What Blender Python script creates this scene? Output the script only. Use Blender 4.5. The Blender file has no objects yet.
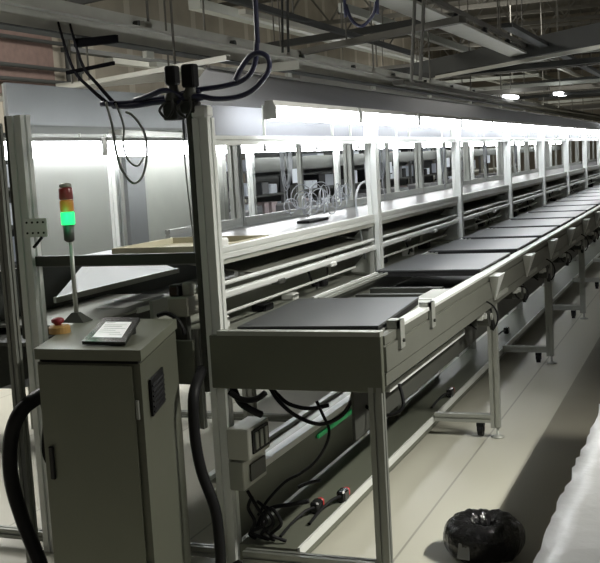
import bpy, math, random
from mathutils import Vector, Matrix
random.seed(7)
C = bpy.context.scene.collection
PI = math.pi

# ------------------------------------------------------------------ materials
def mat(name, col, rough=.5, metal=0., var=.12, scale=6., emit=None, estr=0., bump=0., coat=0., aniso=None):
    m = bpy.data.materials.new(name); m.use_nodes = True
    nt = m.node_tree; N = nt.nodes; L = nt.links
    b = N['Principled BSDF']
    tc = N.new('ShaderNodeTexCoord'); mp = N.new('ShaderNodeMapping'); L.new(tc.outputs['Object'], mp.inputs[0])
    if aniso: mp.inputs['Scale'].default_value = aniso
    nz = N.new('ShaderNodeTexNoise'); nz.inputs['Scale'].default_value = scale; nz.inputs['Detail'].default_value = 4
    L.new(mp.outputs[0], nz.inputs['Vector'])
    mx = N.new('ShaderNodeMix'); mx.data_type = 'RGBA'
    c = Vector(col)
    mx.inputs[6].default_value = (*[max(0, x*(1-var)) for x in c], 1)
    mx.inputs[7].default_value = (*[min(1, x*(1+var)) for x in c], 1)
    L.new(nz.outputs[0], mx.inputs[0]); L.new(mx.outputs[2], b.inputs['Base Color'])
    b.inputs['Roughness'].default_value = rough; b.inputs['Metallic'].default_value = metal
    if coat: b.inputs['Coat Weight'].default_value = coat
    if emit:
        b.inputs['Emission Color'].default_value = (*emit, 1); b.inputs['Emission Strength'].default_value = estr
    if bump:
        bp = N.new('ShaderNodeBump'); bp.inputs['Strength'].default_value = bump; bp.inputs['Distance'].default_value = .01
        L.new(nz.outputs[0], bp.inputs['Height']); L.new(bp.outputs[0], b.inputs['Normal'])
    return m

M = {}
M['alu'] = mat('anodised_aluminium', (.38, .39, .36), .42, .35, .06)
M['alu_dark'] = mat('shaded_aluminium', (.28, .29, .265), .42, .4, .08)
M['alu_white'] = mat('brightened_white_profile', (.74, .76, .74), .4, .1, .05)  # pale profiles; also whitens aluminium so that it looks lit
M['rail_face'] = mat('rail_face_metal', (.19, .195, .168), .45, .35, .08)
M['olive'] = mat('olive_grey_sheet_metal', (.15, .158, .125), .42, .25, .08)
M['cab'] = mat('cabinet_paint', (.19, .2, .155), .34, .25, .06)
M['cab_side'] = mat('cabinet_paint_shaded', (.125, .13, .10), .38, .2, .06)  # same cabinet paint, darkened to hold down the light on the side
M['sheet'] = mat('grey_sheet_metal', (.34, .35, .31), .38, .3, .1)
M['glow_hood_dk'] = mat('glow_hood_plate', (.10, .105, .12), .6, 0, .1)
M['chute'] = mat('olive_chute_sheet', (.075, .077, .062), .4, .2, .1)
M['upper'] = mat('dull_blue_grey_sheet', (.15, .156, .156), .5, .1, .12, 3)
M['sheet_lt'] = mat('pale_sheet_metal', (.5, .51, .46), .4, .2, .08)
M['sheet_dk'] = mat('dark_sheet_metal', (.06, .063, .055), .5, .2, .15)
M['deck'] = mat('laminate_deck', (.2, .2, .2), .3, .1, .08)
M['tray'] = mat('black_antistatic_board', (.05, .052, .055), .33, .0, .12, 12)
M['tray_edge'] = mat('black_board_edge', (.012, .012, .013), .6)
M['black'] = mat('black_rubber', (.012, .012, .013), .5)
M['black'].node_tree.nodes['Principled BSDF'].inputs['Specular IOR Level'].default_value = .15
M['black_matt'] = mat('matt_black_cable', (.006, .006, .007), .95)
M['black_matt'].node_tree.nodes['Principled BSDF'].inputs['Specular IOR Level'].default_value = 0
M['blackgloss'] = mat('black_plastic', (.015, .015, .016), .22)
M['bluecable'] = mat('dark_blue_cable', (.03, .032, .07), .35)
M['wire_lt'] = mat('clear_tubing', (.42, .44, .47), .25, 0, .1)
M['white'] = mat('white_plastic', (.75, .76, .74), .4)
M['red'] = mat('red_plastic', (.5, .03, .03), .35)
M['redseg'] = mat('red_lens', (.2, .045, .045), .3, 0, .1, 6, (.5, .03, .02), .04)
M['amber'] = mat('amber_lens', (.5, .22, .05), .3, 0, .1, 6, (.9, .35, .03), .1)
M['greenlit'] = mat('green_lens_lit', (.02, .6, .25), .3, 0, .1, 6, (.03, .95, .22), 1.15)
M['yellow'] = mat('yellow_ring', (.42, .25, .08), .5, 0, .2)
M['darkred'] = mat('dark_red_button', (.22, .02, .03), .4)
M['greenled'] = mat('green_led_strip', (.05, .4, .15), .4, 0, .6, 30, (.04, .7, .2), .12)
M['tube'] = mat('lit_tube', (1, 1, 1), .5, 0, 0, 6, (.95, .98, 1), 24.)
M['tube_far'] = mat('lit_tube_distant', (1, 1, 1), .5, 0, 0, 6, (.93, .97, 1), 9.)
M['screen'] = mat('lit_screen', (.7, .72, .7), .3, 0, .02, 6, (.85, .88, .86), .42)
M['screen_ink'] = mat('screen_marks', (.42, .44, .44), .4)
M['ceil'] = mat('ceiling_paint', (.2, .19, .165), .9, 0, .1, 2)
M['beam'] = mat('ceiling_steel', (.10, .095, .08), .7, .1, .2, 3)
M['beam_dk'] = mat('dark_duct_paint', (.022, .023, .02), .8, 0, .2, 3)
M['gal'] = mat('galvanised_channel', (.36, .355, .31), .45, .3, .15, 5)
M['glow_panel'] = mat('glow_hood_panel', (.22, .228, .25), .5, .1, .12, 5)  # sloping sheet of the added glow hood
M['film'] = mat('crumpled_white_film', (.72, .73, .74), .32, 0, .06, 14, None, 0, .5)
M['bag'] = mat('glossy_black_film', (.01, .01, .011), .12, 0, .3, 40, None, 0, .9)
M['label_grey'] = mat('grey_label', (.16, .165, .165), .5)
M['brick'] = mat('brown_pipework', (.13, .085, .07), .8, 0, .3, 8)
M['clutter'] = mat('rack_grey', (.16, .165, .17), .5, .2, .3, 5)
M['bin'] = mat('faint_glow_bin_plastic', (.62, .66, .7), .5, 0, .1, 6, (.8, .88, 1), .10)  # bins carry a faint glow of their own to look lit
M['bin_pink'] = mat('pinkish_bin', (.5, .42, .42), .5, 0, .2, 6)
M['paper'] = mat('white_paper', (.8, .8, .78), .6)
M['wood'] = mat('pale_card', (.42, .39, .28), .7, 0, .2)
M['curtain'] = mat('grey_partition_sheet', (.27, .275, .25), .25, .1, .12, 1.4)

# floor: pale epoxy under the line, worktable's cast shadow darkened into the colour, faint joints and soft reflections
def floor_mat():
    m = bpy.data.materials.new('painted_floor'); m.use_nodes = True
    nt = m.node_tree; N = nt.nodes; L = nt.links; b = N['Principled BSDF']
    tc = N.new('ShaderNodeTexCoord'); sp = N.new('ShaderNodeSeparateXYZ'); L.new(tc.outputs['Object'], sp.inputs[0])
    def math_(op, a, b_=None):
        n = N.new('ShaderNodeMath'); n.operation = op
        for i, v in enumerate((a, b_)):
            if v is None: continue
            if isinstance(v, (int, float)): n.inputs[i].default_value = v
            else: L.new(v, n.inputs[i])
        return n.outputs[0]
    nz = N.new('ShaderNodeTexNoise'); nz.inputs['Scale'].default_value = 1.3; nz.inputs['Detail'].default_value = 5
    L.new(tc.outputs['Object'], nz.inputs['Vector'])
    table_shadow = math_('MULTIPLY', math_('GREATER_THAN', sp.outputs[0], -.895), math_('LESS_THAN', sp.outputs[0], 1.0))
    j1 = math_('LESS_THAN', math_('ABSOLUTE', math_('ADD', math_('MODULO', math_('ADD', sp.outputs[0], 1.176+.9*30+.45), .9), -.45)), .005)
    mx = N.new('ShaderNodeMix'); mx.data_type = 'RGBA'
    mx.inputs[6].default_value = (.44, .43, .36, 1); mx.inputs[7].default_value = (.52, .51, .44, 1); L.new(nz.outputs[0], mx.inputs[0])
    m2 = N.new('ShaderNodeMix'); m2.data_type = 'RGBA'; L.new(table_shadow, m2.inputs[0]); L.new(mx.outputs[2], m2.inputs[6])
    m2.inputs[7].default_value = (.24, .228, .185, 1)  # strip darkened to deepen the worktable's shadow
    m3 = N.new('ShaderNodeMix'); m3.data_type = 'RGBA'; L.new(math_('MULTIPLY', j1, .6), m3.inputs[0]); L.new(m2.outputs[2], m3.inputs[6])
    m3.inputs[7].default_value = (.16, .155, .13, 1)
    L.new(m3.outputs[2], b.inputs['Base Color'])
    r = math_('ADD', math_('MULTIPLY', nz.outputs[0], .25), .22); L.new(r, b.inputs['Roughness'])
    b.inputs['Specular IOR Level'].default_value = .4
    return m
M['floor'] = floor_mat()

def wall_mat():
    m = mat('panelled_wall', (.24, .215, .17), .85, 0, .25, 1.5)
    nt = m.node_tree; N = nt.nodes; L = nt.links; b = N['Principled BSDF']
    tc = N.new('ShaderNodeTexCoord'); sp = N.new('ShaderNodeSeparateXYZ'); L.new(tc.outputs['Object'], sp.inputs[0])
    w = N.new('ShaderNodeMath'); w.operation = 'MODULO'; L.new(sp.outputs[1], w.inputs[0]); w.inputs[1].default_value = 1.6
    g = N.new('ShaderNodeMath'); g.operation = 'GREATER_THAN'; L.new(w.outputs[0], g.inputs[0]); g.inputs[1].default_value = 1.35
    src = b.inputs['Base Color'].links[0].from_socket
    mx = N.new('ShaderNodeMix'); mx.data_type = 'RGBA'; L.new(g.outputs[0], mx.inputs[0]); L.new(src, mx.inputs[6]); mx.inputs[7].default_value = (.34, .31, .25, 1)
    L.new(mx.outputs[2], b.inputs['Base Color'])
    return m
M['wall'] = wall_mat()

# ------------------------------------------------------------------ mesh builder
class MB:
    def __init__(s): s.v = []; s.f = []; s.mi = []; s.cur = 0
    def add(s, vs, fs):
        n = len(s.v); s.v += [tuple(v) for v in vs]; s.f += [tuple(i+n for i in f) for f in fs]; s.mi += [s.cur]*len(fs); return s
    def hexa(s, p):   # 8 points: bottom 4 ccw, top 4
        return s.add(p, [(3,2,1,0),(4,5,6,7),(0,1,5,4),(1,2,6,5),(2,3,7,6),(3,0,4,7)])
    def box(s, x0, x1, y0, y1, z0, z1):
        return s.hexa([(x0,y0,z0),(x1,y0,z0),(x1,y1,z0),(x0,y1,z0),(x0,y0,z1),(x1,y0,z1),(x1,y1,z1),(x0,y1,z1)])
    def bbox(s, x0, x1, y0, y1, z0, z1, b=.005):   # box with chamfered vertical and top edges
        pr = [(x0+b,y0),(x1-b,y0),(x1,y0+b),(x1,y1-b),(x1-b,y1),(x0+b,y1),(x0,y1-b),(x0,y0+b)]
        cx, cy = (x0+x1)/2, (y0+y1)/2
        def ring(z, ins): return [(x + (ins if x < cx else -ins), y + (ins if y < cy else -ins), z) for x, y in pr]
        rs = [ring(z0, b*.6), ring(z0+b, 0), ring(z1-b, 0), ring(z1, b*.6)]
        vs = sum(rs, []); fs = [tuple(range(7,-1,-1)), tuple(range(24,32))]
        for k in range(3):
            for i in range(8):
                j = (i+1) % 8; fs.append((k*8+i, k*8+j, k*8+8+j, k*8+8+i))
        return s.add(vs, fs)
    def ext(s, p0, p1, poly, up=(0,0,1)):
        p0 = Vector(p0); p1 = Vector(p1); d = (p1-p0).normalized(); u = Vector(up)
        if abs(d.dot(u)) > .99: u = Vector((0,1,0))
        r = d.cross(u).normalized(); u = r.cross(d)
        n = len(poly)
        vs = [p0 + r*a + u*b for a, b in poly] + [p1 + r*a + u*b for a, b in poly]
        fs = [tuple(range(n-1,-1,-1)), tuple(range(n, 2*n))] + [(i, (i+1)%n, n+(i+1)%n, n+i) for i in range(n)]
        return s.add(vs, fs)
    def prof(s, p0, p1, w, h=None, up=(0,0,1)):   # slotted aluminium extrusion
        h = h or w; a, b = w/2, h/2; g = min(w, h)*.11; d = min(w, h)*.17
        poly = [(-a,-b),(-g,-b),(-g,-b+d),(g,-b+d),(g,-b),(a,-b),(a,-g),(a-d,-g),(a-d,g),(a,g),(a,b),(g,b),(g,b-d),(-g,b-d),(-g,b),(-a,b),(-a,g),(-a+d,g),(-a+d,-g),(-a,-g)]
        return s.ext(p0, p1, poly, up)
    def rod(s, p0, p1, r, n=10): return s.ext(p0, p1, [(r*math.cos(2*PI*i/n), r*math.sin(2*PI*i/n)) for i in range(n)])
    def bar(s, p0, p1, w, h, up=(0,0,1)): return s.ext(p0, p1, [(-w/2,-h/2),(w/2,-h/2),(w/2,h/2),(-w/2,h/2)], up)
    def lathe(s, c, prof, n=20):
        vs = []; 
        for r, z in prof:
            for i in range(n): vs.append((c[0]+r*math.cos(2*PI*i/n), c[1]+r*math.sin(2*PI*i/n), c[2]+z))
        k = len(prof); fs = [tuple(range(n-1,-1,-1)), tuple(range((k-1)*n, k*n))]
        for j in range(k-1):
            for i in range(n): fs.append((j*n+i, j*n+(i+1)%n, (j+1)*n+(i+1)%n, (j+1)*n+i))
        return s.add(vs, fs)
    def cable(s, pts, r, n=7, sub=6):
        P = [Vector(p) for p in pts]; Q = []
        for i in range(len(P)-1):
            a = P[max(i-1,0)]; b = P[i]; c = P[i+1]; d = P[min(i+2,len(P)-1)]
            for t in range(sub):
                t /= sub
                Q.append(.5*((2*b) + (c-a)*t + (2*a-5*b+4*c-d)*t*t + (3*b-3*c+d-a)*t**3))
        Q.append(P[-1]); vs = []; fs = []; prev = None
        for i, q in enumerate(Q):
            d = (Q[min(i+1,len(Q)-1)] - Q[max(i-1,0)])
            d = d.normalized() if d.length > 1e-9 else Vector((0,0,1))
            if prev is None:
                prev = d.orthogonal().normalized()
            prev = (prev - d*prev.dot(d))
            prev = prev.normalized() if prev.length > 1e-6 else d.orthogonal().normalized()
            w = d.cross(prev)
            for k in range(n):
                a = 2*PI*k/n; vs.append(q + prev*(r*math.cos(a)) + w*(r*math.sin(a)))
        m = len(Q); fs = [tuple(range(n-1,-1,-1)), tuple(range((m-1)*n, m*n))]
        for j in range(m-1):
            for i in range(n): fs.append((j*n+i, j*n+(i+1)%n, (j+1)*n+(i+1)%n, (j+1)*n+i))
        return s.add(vs, fs)
    def build(s, name, m, parent=None, smooth=False, origin=None):
        """origin: world point for the object's own origin (top-level meshes); children sit in the parent's frame."""
        off = Vector(parent['_o']) if parent is not None and '_o' in parent else Vector((0,0,0))
        if origin is not None: off = Vector(origin)
        me = bpy.data.meshes.new(name); me.from_pydata([tuple(Vector(v)-off) for v in s.v], [], s.f)
        ms = m if isinstance(m, (list, tuple)) else [m]
        for q in ms: me.materials.append(q)
        for i, p in enumerate(me.polygons):
            p.material_index = min(s.mi[i], len(ms)-1); p.use_smooth = smooth
        o = bpy.data.objects.new(name, me); C.objects.link(o)
        if parent is not None: o.parent = parent; o['_o'] = tuple(off)
        elif origin is not None: o.location = off
        if parent is None and origin is None: o['_o'] = (0,0,0)
        elif parent is None: o['_o'] = tuple(off)
        return o

def tag(o, label=None, cat=None, group=None, kind=None):
    if label: o['label'] = label
    if cat: o['category'] = cat
    if group: o['group'] = group
    if kind: o['kind'] = kind
    return o
def thing(name, loc, label, cat, group=None):
    o = bpy.data.objects.new(name, None); C.objects.link(o); o.location = loc; o.empty_display_size = .1
    o['_o'] = tuple(loc)
    return tag(o, label, cat, group)
def dup(root, loc, label=None, group=None):
    r = root.copy(); C.objects.link(r); r.location = loc; r['_o'] = tuple(loc)
    if label: r['label'] = label
    if group: r['group'] = group
    for ch in list(root.children):
        c = ch.copy(); C.objects.link(c); c.parent = r
        for g in list(ch.children):
            d = g.copy(); C.objects.link(d); d.parent = c
    return r
ORD = ['first','second','third','fourth','fifth','sixth','seventh','eighth','ninth','tenth','eleventh','twelfth','thirteenth','fourteenth','fifteenth','sixteenth','seventeenth','eighteenth','nineteenth','twentieth','twenty-first','twenty-second','twenty-third','twenty-fourth']
def struct(name, mb, m):
    return tag(mb.build(name, m), kind='structure')

# ------------------------------------------------------------------ camera (fitted to the photograph)
F, YAW, PITCH, ROLL = 1050.13, .3803, .1124, -.0566
cy, sy = math.cos(YAW), math.sin(YAW)
fw = Vector((-sy*math.cos(PITCH), cy*math.cos(PITCH), -math.sin(PITCH)))
rt = Vector((cy, sy, 0)); up = rt.cross(fw)
r2 = rt*math.cos(ROLL) + up*math.sin(ROLL); u2 = up*math.cos(ROLL) - rt*math.sin(ROLL)
cd = bpy.data.cameras.new('camera'); cam = bpy.data.objects.new('camera', cd); C.objects.link(cam)
cd.sensor_width = 36; cd.lens = F/600*36; cd.clip_end = 300; cd.clip_start = .05
mw = Matrix((r2, u2, -fw)).transposed().to_4x4(); mw.translation = (0,0,1.55); cam.matrix_world = mw
bpy.context.scene.camera = cam

# ------------------------------------------------------------------ room
XW, YE, ZC = -12., 52., 7.8
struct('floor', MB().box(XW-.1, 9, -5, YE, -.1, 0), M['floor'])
struct('ceiling', MB().box(XW-.1, 9, -5, YE, ZC, ZC+.1), M['ceil'])
struct('wall_left', MB().box(XW-.1, XW, -5, YE, 0, ZC), M['wall'])
struct('wall_right', MB().box(9, 9.1, -5, YE, 0, ZC), M['wall'])
struct('wall_back', MB().box(XW, 9, YE, YE+.1, 0, ZC), M['wall'])
struct('wall_front', MB().box(XW, 9, -5.1, -5, 0, ZC), M['wall'])

Y0, S = 3.54, 2.05       # first frame of the line, frame pitch
NB = 11                  # bays
YEND = Y0 + S*NB
XR, XP, XC, XB = -1.10, -1.77, -2.60, -3.42   # rail, front posts, centre posts, back posts

# ------------------------------------------------------------------ workstation frame (posts, deck, rods, shelves)
wf = thing('workstation_frame', (XC, Y0, 0), 'long double-sided aluminium workstation frame with white posts and upper deck along the conveyor', 'workstation')
PW = .062
for k in range(NB+1):
    y = Y0 + S*k
    zt = 1.735
    MB().prof((XP+.005, y, 0), (XP+.005, y, zt), PW, PW, (1,0,0)).build('front_post', M['alu_white'], wf)  # front posts whitened in colour to look lit
    MB().prof((XC+(.015 if k == 0 else 0), y, 0), (XC+(.015 if k == 0 else 0), y, 1.80 if k == 0 else 1.70), .065, .065).build('centre_post', M['alu_white'] if k == 0 else M['alu'], wf)  # near centre post whitened to look lit as well
    if k == 0: MB().bbox(XC-.034, XC-.0178, y-.03, y+.03, .9, 1.80, .003).build('post_cover', M['sheet_dk'], wf)
    if k != 0:
        MB().prof((XB, y, 0), (XB, y, 1.79), .05).build('rear_post', M['alu_white'], wf)
    # gusset plates on the front post: below the deck and at the base
    g = MB()
    for (a, b) in (((1.195, .0), (1.09, .10)),):
        g.hexa([(XP-.03,y-.012,1.20),(XP-.03,y+.012,1.20),(XP-.03,y+.012,1.07),(XP-.03,y-.012,1.07),
                (XP-.035,y-.012,1.20),(XP-.035,y+.012,1.20),(XP-.17,y+.012,1.07),(XP-.17,y-.012,1.07)])
    g.hexa([(XP-.03,y-.012,1.055),(XP-.03,y+.012,1.055),(XP-.03,y+.012,.92),(XP-.03,y-.012,.92),
            (XP-.035,y-.012,1.055),(XP-.035,y+.012,1.055),(XP-.15,y+.012,.925),(XP-.15,y-.012,.925)])
    if k: g.build('gusset_plate', M['alu_white'], wf)
# head rails (one long beam each) – front one just below the post tops
MB().prof((XP, Y0+.03, 1.652), (XP, YEND, 1.652), .036, .036).build('head_rail', M['alu_white'], wf)
MB().prof((XC, Y0+S, 1.70), (XC, YEND, 1.70), .03).build('head_rail', M['alu'], wf)
MB().prof((XB, Y0+S, 1.80), (XB, YEND, 1.80), .03).build('head_rail', M['alu'], wf)
for k in range(1, NB+1):
    y = Y0+S*k
    MB().bar((XB, y, 1.80), (XC, y, 1.72), .03, .03).build('cross_rail', M['alu'], wf)
# deck
MB().box(XC, XP-.03, Y0+.04, YEND, 1.185, 1.20).build('deck_board', M['deck'], wf)
MB().prof((XP-.002, Y0+.03, 1.222), (XP-.002, YEND, 1.222), .034, .045).build('deck_edge_profile', M['alu_white'], wf)
MB().box(XP-.02, XP+.004, Y0+.03, YEND, 1.178, 1.199).build('deck_lip', M['sheet_lt'], wf)
MB().box(XC-.02, XP-.03, Y0-.012, Y0+.012, 1.195, 1.235).build('deck_end_beam', M['sheet_dk'], wf)
# back rail stood on the deck, and inner window-like frames
for k in range(1, NB):
    y = Y0+S*k
    MB().prof((XC+.02, y+.03, 1.225), (XC+.02, y+S-.03, 1.225), .03, .05).build('rear_sill', M['alu'], wf)
    MB().prof((XC, y+S*.5, 1.25), (XC, y+S*.5, 1.70), .03).build('mullion', M['alu'], wf)
MB().prof((XC+.02, Y0+S-.9, 1.225), (XC+.02, Y0+S-.03, 1.225), .03, .05).build('rear_sill', M['alu'], wf)
MB().box(XB-.06, XB-.045, Y0+4.2, YEND, 1.50, 1.61).build('rear_header', M['sheet_dk'], wf)
# dark inclined shelf, rods and tubes in each bay
for k in range(NB):
    y0 = Y0+S*k+.035; y1 = Y0+S*(k+1)-.035
    if k == 0: y0 += .45
    MB().hexa([(XP-.03,y0,1.092),(XP-.03,y1,1.092),(XC+.25+0,y1,1.172),(XC+.25+0,y0,1.172),
               (XP-.03,y0,1.098),(XP-.03,y1,1.098),(XC+.25+0,y1,1.178),(XC+.25+0,y0,1.178)]).build('inclined_shelf', M['sheet'], wf)
    y0 = Y0+S*k+.035
    MB().rod((XP, y0, 1.104), (XP, y1, 1.104), .009).build('guide_rod', M['alu_white'], wf)
    MB().bbox(XP-.012, XP+.018, y0, y1, 1.048, 1.076, .006).build('tool_rail', M['alu_white'], wf)
    for t in (.28, .62):
        yy = y0+(y1-y0)*t
        MB().bbox(XP-.02, XP+.026, yy, yy+.07, 1.036, 1.058, .005).build('rail_clip', M['sheet_dk'] if t < .5 else M['white'], wf)
    MB().rod((XP-.02, y0+.10, .982), (XP-.02, y1-.28, .982), .006).build('thin_rod', M['alu_white'], wf)
    # panel behind the rods and the bottom shelf
    MB().box(XP-.30, XP-.285, y0, y1, .90, 1.045).build('back_strip', M['sheet'], wf)
    MB().box(XP-.30, XP-.04, y0, y1, .885, .90).build('lower_shelf', M['sheet'], wf)
    for j in range(4):
        yy = y0 + .22 + j*.44 + random.uniform(-.08, .08)
        z = .90; xx = XP - random.uniform(.10, .19)
        h = random.uniform(.03, .06)
        MB().bbox(xx-.035, xx+.035, yy, yy+random.uniform(.06, .14), z, z+h, .006).build('junction_box', M['black'] if j % 2 else M['white'], wf)
    w = MB(); yy = y0 + 1.0 + random.uniform(-.3, .3)
    w.cable([(XP-.05,yy,1.06),(XP-.04,yy+.02,.99),(XP-.02,yy+.05,.955),(XP-.06,yy+.16,.97),(XP-.10,yy+.25,.92)], .006); w.build('sensor_cable', M['black'], wf)
# cross members and lower panels of the frame
for k in range(NB+1):
    y = Y0+S*k
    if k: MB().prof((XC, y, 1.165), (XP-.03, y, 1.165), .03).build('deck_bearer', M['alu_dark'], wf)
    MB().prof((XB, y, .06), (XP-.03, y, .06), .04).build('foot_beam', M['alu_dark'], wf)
# mirrored lower shelves seen past the near end, and the slanted chutes
MB().hexa([(-2.52,3.59,1.045),(-2.52,4.66,1.045),(-2.92,5.12,1.052),(-2.92,4.45,1.112),
           (-2.52,3.59,1.052),(-2.52,4.66,1.052),(-2.92,5.12,1.060),(-2.92,4.45,1.120)]).build('slanted_chute', M['chute'], wf)
MB().box(-2.525,-2.512,3.59,4.66,1.036,1.060).build('chute_lip', M['alu'], wf)
MB().box(-2.995, -2.50, 3.75, 4.75, .905, .917).build('lower_tray_shelf', M['sheet'], wf)
MB().box(-2.505, -2.49, 4.2, 4.75, .90, .925).build('chute_lip', M['alu_white'], wf)
MB().box(-3.02, -3.0, 3.58, YEND, .62, 1.14).build('void_shade_sheet', M['sheet_dk'], wf)  # dark sheet added to stand for the shaded void under the deck
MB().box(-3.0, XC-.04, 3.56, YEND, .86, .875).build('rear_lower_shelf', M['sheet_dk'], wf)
# perforated joining plate on the near centre post
pp = MB().bbox(-2.572, -2.462, Y0-.044, Y0-.036, 1.315, 1.39, .003).build('joining_plate', M['paper'], wf)
h = MB()
for i in range(4):
    for j in range(2): h.rod((-2.555+i*.026, Y0-.047, 1.332+j*.042), (-2.555+i*.026, Y0-.0435, 1.332+j*.042), .0045, 8)
h.build('bolt', M['black'], pp)
MB().cable([(-2.49,Y0-.04,1.315),(-2.51,Y0-.05,1.29),(-2.53,Y0-.045,1.275)], .006).build('cable_clip', M['black'], wf)
# black wire duct strapped to the near front post
MB().bbox(XP-.058, XP-.034, Y0-.02, Y0+.02, .70, 1.78, .004).build('wire_duct', M['sheet_dk'], wf)
MB().prof((XP-.09, Y0+.01, .55), (XP-.09, Y0+.01, .94), .03).build('side_bracket', M['alu_dark'], wf)
# low longitudinal channel between the front posts, its pale flanges and green LED edge
MB().box(-1.86, -1.76, Y0+.03, Y0+4.6, .325, .335).build('return_channel', M['sheet'], wf)
MB().box(-1.88, -1.85, Y0+.03, Y0+4.6, .335, .352).build('return_channel_flange', M['alu_white'], wf)
MB().box(-1.775, -1.73, Y0+.03, Y0+4.6, .318, .345).build('return_channel_flange', M['alu_white'], wf)
MB().box(-1.748, -1.735, Y0+.03, Y0+3.2, .11, .317).build('skirt_panel', M['olive'], wf)
MB().box(-1.732, -1.724, Y0+.9, Y0+1.6, .275, .292).build('green_led_strip', M['greenled'], wf)

# near-left secondary post (dark profile in front of the frame)
ep = thing('end_post', (-2.262, 2.98, 0), 'dark slotted aluminium post standing left of the grey cabinet', 'post')
MB().prof((-2.272, 2.98, .012), (-2.272, 2.98, 1.74), .034, .034).build('slotted_post', M['alu_dark'], ep)
MB().lathe((-2.272, 2.98, 0), [(.035,0),(.035,.008),(.012,.012)]).build('levelling_foot', M['alu_dark'], ep)

# ------------------------------------------------------------------ conveyor bench
cb = thing('conveyor_bench', (-1.43, Y0, 0), 'long grey aluminium conveyor bench on legs running into the distance', 'conveyor')
def rail(y0, y1, par):
    r = MB()
    r.box(XR-.028, XR, y0, y1, .745, .925)
    r.box(XR, XR+.006, y0, y1, .745, .79)
    r.box(XR, XR+.010, y0, y1, .795, .885)
    r.box(XR, XR+.006, y0, y1, .893, .925)
    return r.build('side_rail', M['rail_face'], par)
sr = rail(Y0-.03, YEND, cb)
MB().box(XR-.034, XR+.012, Y0+.16, YEND, .925, .937).build('rail_cap', M['alu_white'], sr)
MB().box(XR-.05, XR-.036, Y0+.05, YEND, .905, .93).build('wear_strip', M['alu'], cb)
MB().box(-1.735, -1.715, Y0+.05, YEND, .80, .914).build('side_rail', M['rail_face'], cb)
MB().box(-1.705, -1.69, Y0+.85, YEND, .93, .945).build('guide_bar', M['alu_white'], cb)
MB().box(-1.675, -1.665, Y0+.85, YEND, .93, .942).build('guide_bar', M['alu'], cb)
MB().box(-1.645, -1.635, Y0+.85, YEND, .93, .942).build('guide_bar', M['alu'], cb)
MB().box(-1.71, XR-.05, Y0+.02, YEND, .815, .825).build('bed_plate', M['sheet_dk'], cb)
# bright drive channel inside the rail and the gap crossbeams
MB().box(XR-.17, XR-.05, Y0+.35, Y0+1.35, .905, .912).build('inner_ledge', M['sheet'], cb)
MB().bar((-1.70, Y0+1.0, .90), (XR-.06, Y0+1.0, .90), .03, .03).build('stop_beam', M['alu_white'], cb)
for yy in (Y0+1.28, Y0+1.42, Y0+1.66): MB().bar((-1.68, yy, .855), (XR-.20, yy, .855), .05, .05).build('stop_beam', M['sheet_dk'], cb)
# end panel: the wide olive plate facing the camera with its pale top lip
epn = MB().bbox(XP+.0, XR+.002, Y0-.062, Y0-.035, .727, .928, .003).build('end_panel', M['olive'], cb)
MB().box(XP+.035, XR-.0, Y0-.066, Y0-.02, .928, .945).build('top_lip', M['alu'], epn)
MB().bbox(-2.06, XP-.075, Y0-.05, Y0-.03, .735, .905, .003).build('side_plate', M['olive'], cb)
# roll clamps on the rail top
def clamp(y):
    m = MB(); m.box(XR-.03, XR+.02, y-.02, y+.035, .925, .957); m.box(XR+.008, XR+.022, y-.02, y+.035, .852, .957)
    return m
for y in (Y0+.14, Y0+.60): 
    c = clamp(y).build('rail_clamp', M['alu'], cb)
    MB().rod((XR+.02, y+.006, .88), (XR+.03, y+.006, .88), .007, 8).build('screw', M['sheet_dk'], c)
# drive channel below the rail
MB().box(-1.245, -1.185, Y0+.30, Y0+1.62, .645, .672).build('drive_channel', M['alu_white'], cb)  # shadowed channel whitened in colour to read as lit
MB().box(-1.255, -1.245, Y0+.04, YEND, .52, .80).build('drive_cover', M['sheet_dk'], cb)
MB().box(-1.245, -1.215, Y0+1.0, Y0+1.8, .715, .725).build('drive_channel', M['sheet_lt'], cb)
LW = .05
for k in range(NB+1):
    y = Y0 + S*k - (.04 if k == 0 else .0)
    for side in (1, -1):
        if side < 0 and k == 0: continue
        x = XR-.03 if side > 0 else -1.70
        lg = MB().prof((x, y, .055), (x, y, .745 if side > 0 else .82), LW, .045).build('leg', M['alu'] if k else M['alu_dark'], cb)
        ft = MB(); ft.lathe((x+.008, y, 0), [(.036,0),(.036,.006),(.014,.014),(.008,.018),(.008,.06)], 16)
        ft.build('levelling_foot', M['alu'], lg, True)
        cs = MB(); cx = x-.085*side
        cs.rod((cx-.014, y, .034), (cx+.014, y, .034), .03, 16); cs.box(cx-.02, cx+.02, y-.02, y+.02, .06, .078); cs.box(cx+.015, cx+.02, y-.012, y+.012, .03, .065); cs.box(cx-.02, cx-.015, y-.012, y+.012, .03, .065)
        cs.build('caster', M['black'], lg)
    xl = -1.70
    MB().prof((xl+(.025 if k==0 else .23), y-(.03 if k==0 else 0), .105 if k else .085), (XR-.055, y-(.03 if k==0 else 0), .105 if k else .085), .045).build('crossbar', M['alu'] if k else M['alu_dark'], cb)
    MB().prof((-1.72, y, .78), (XR-.03, y, .78), .04).build('bed_bearer', M['alu_dark'], cb)
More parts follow.
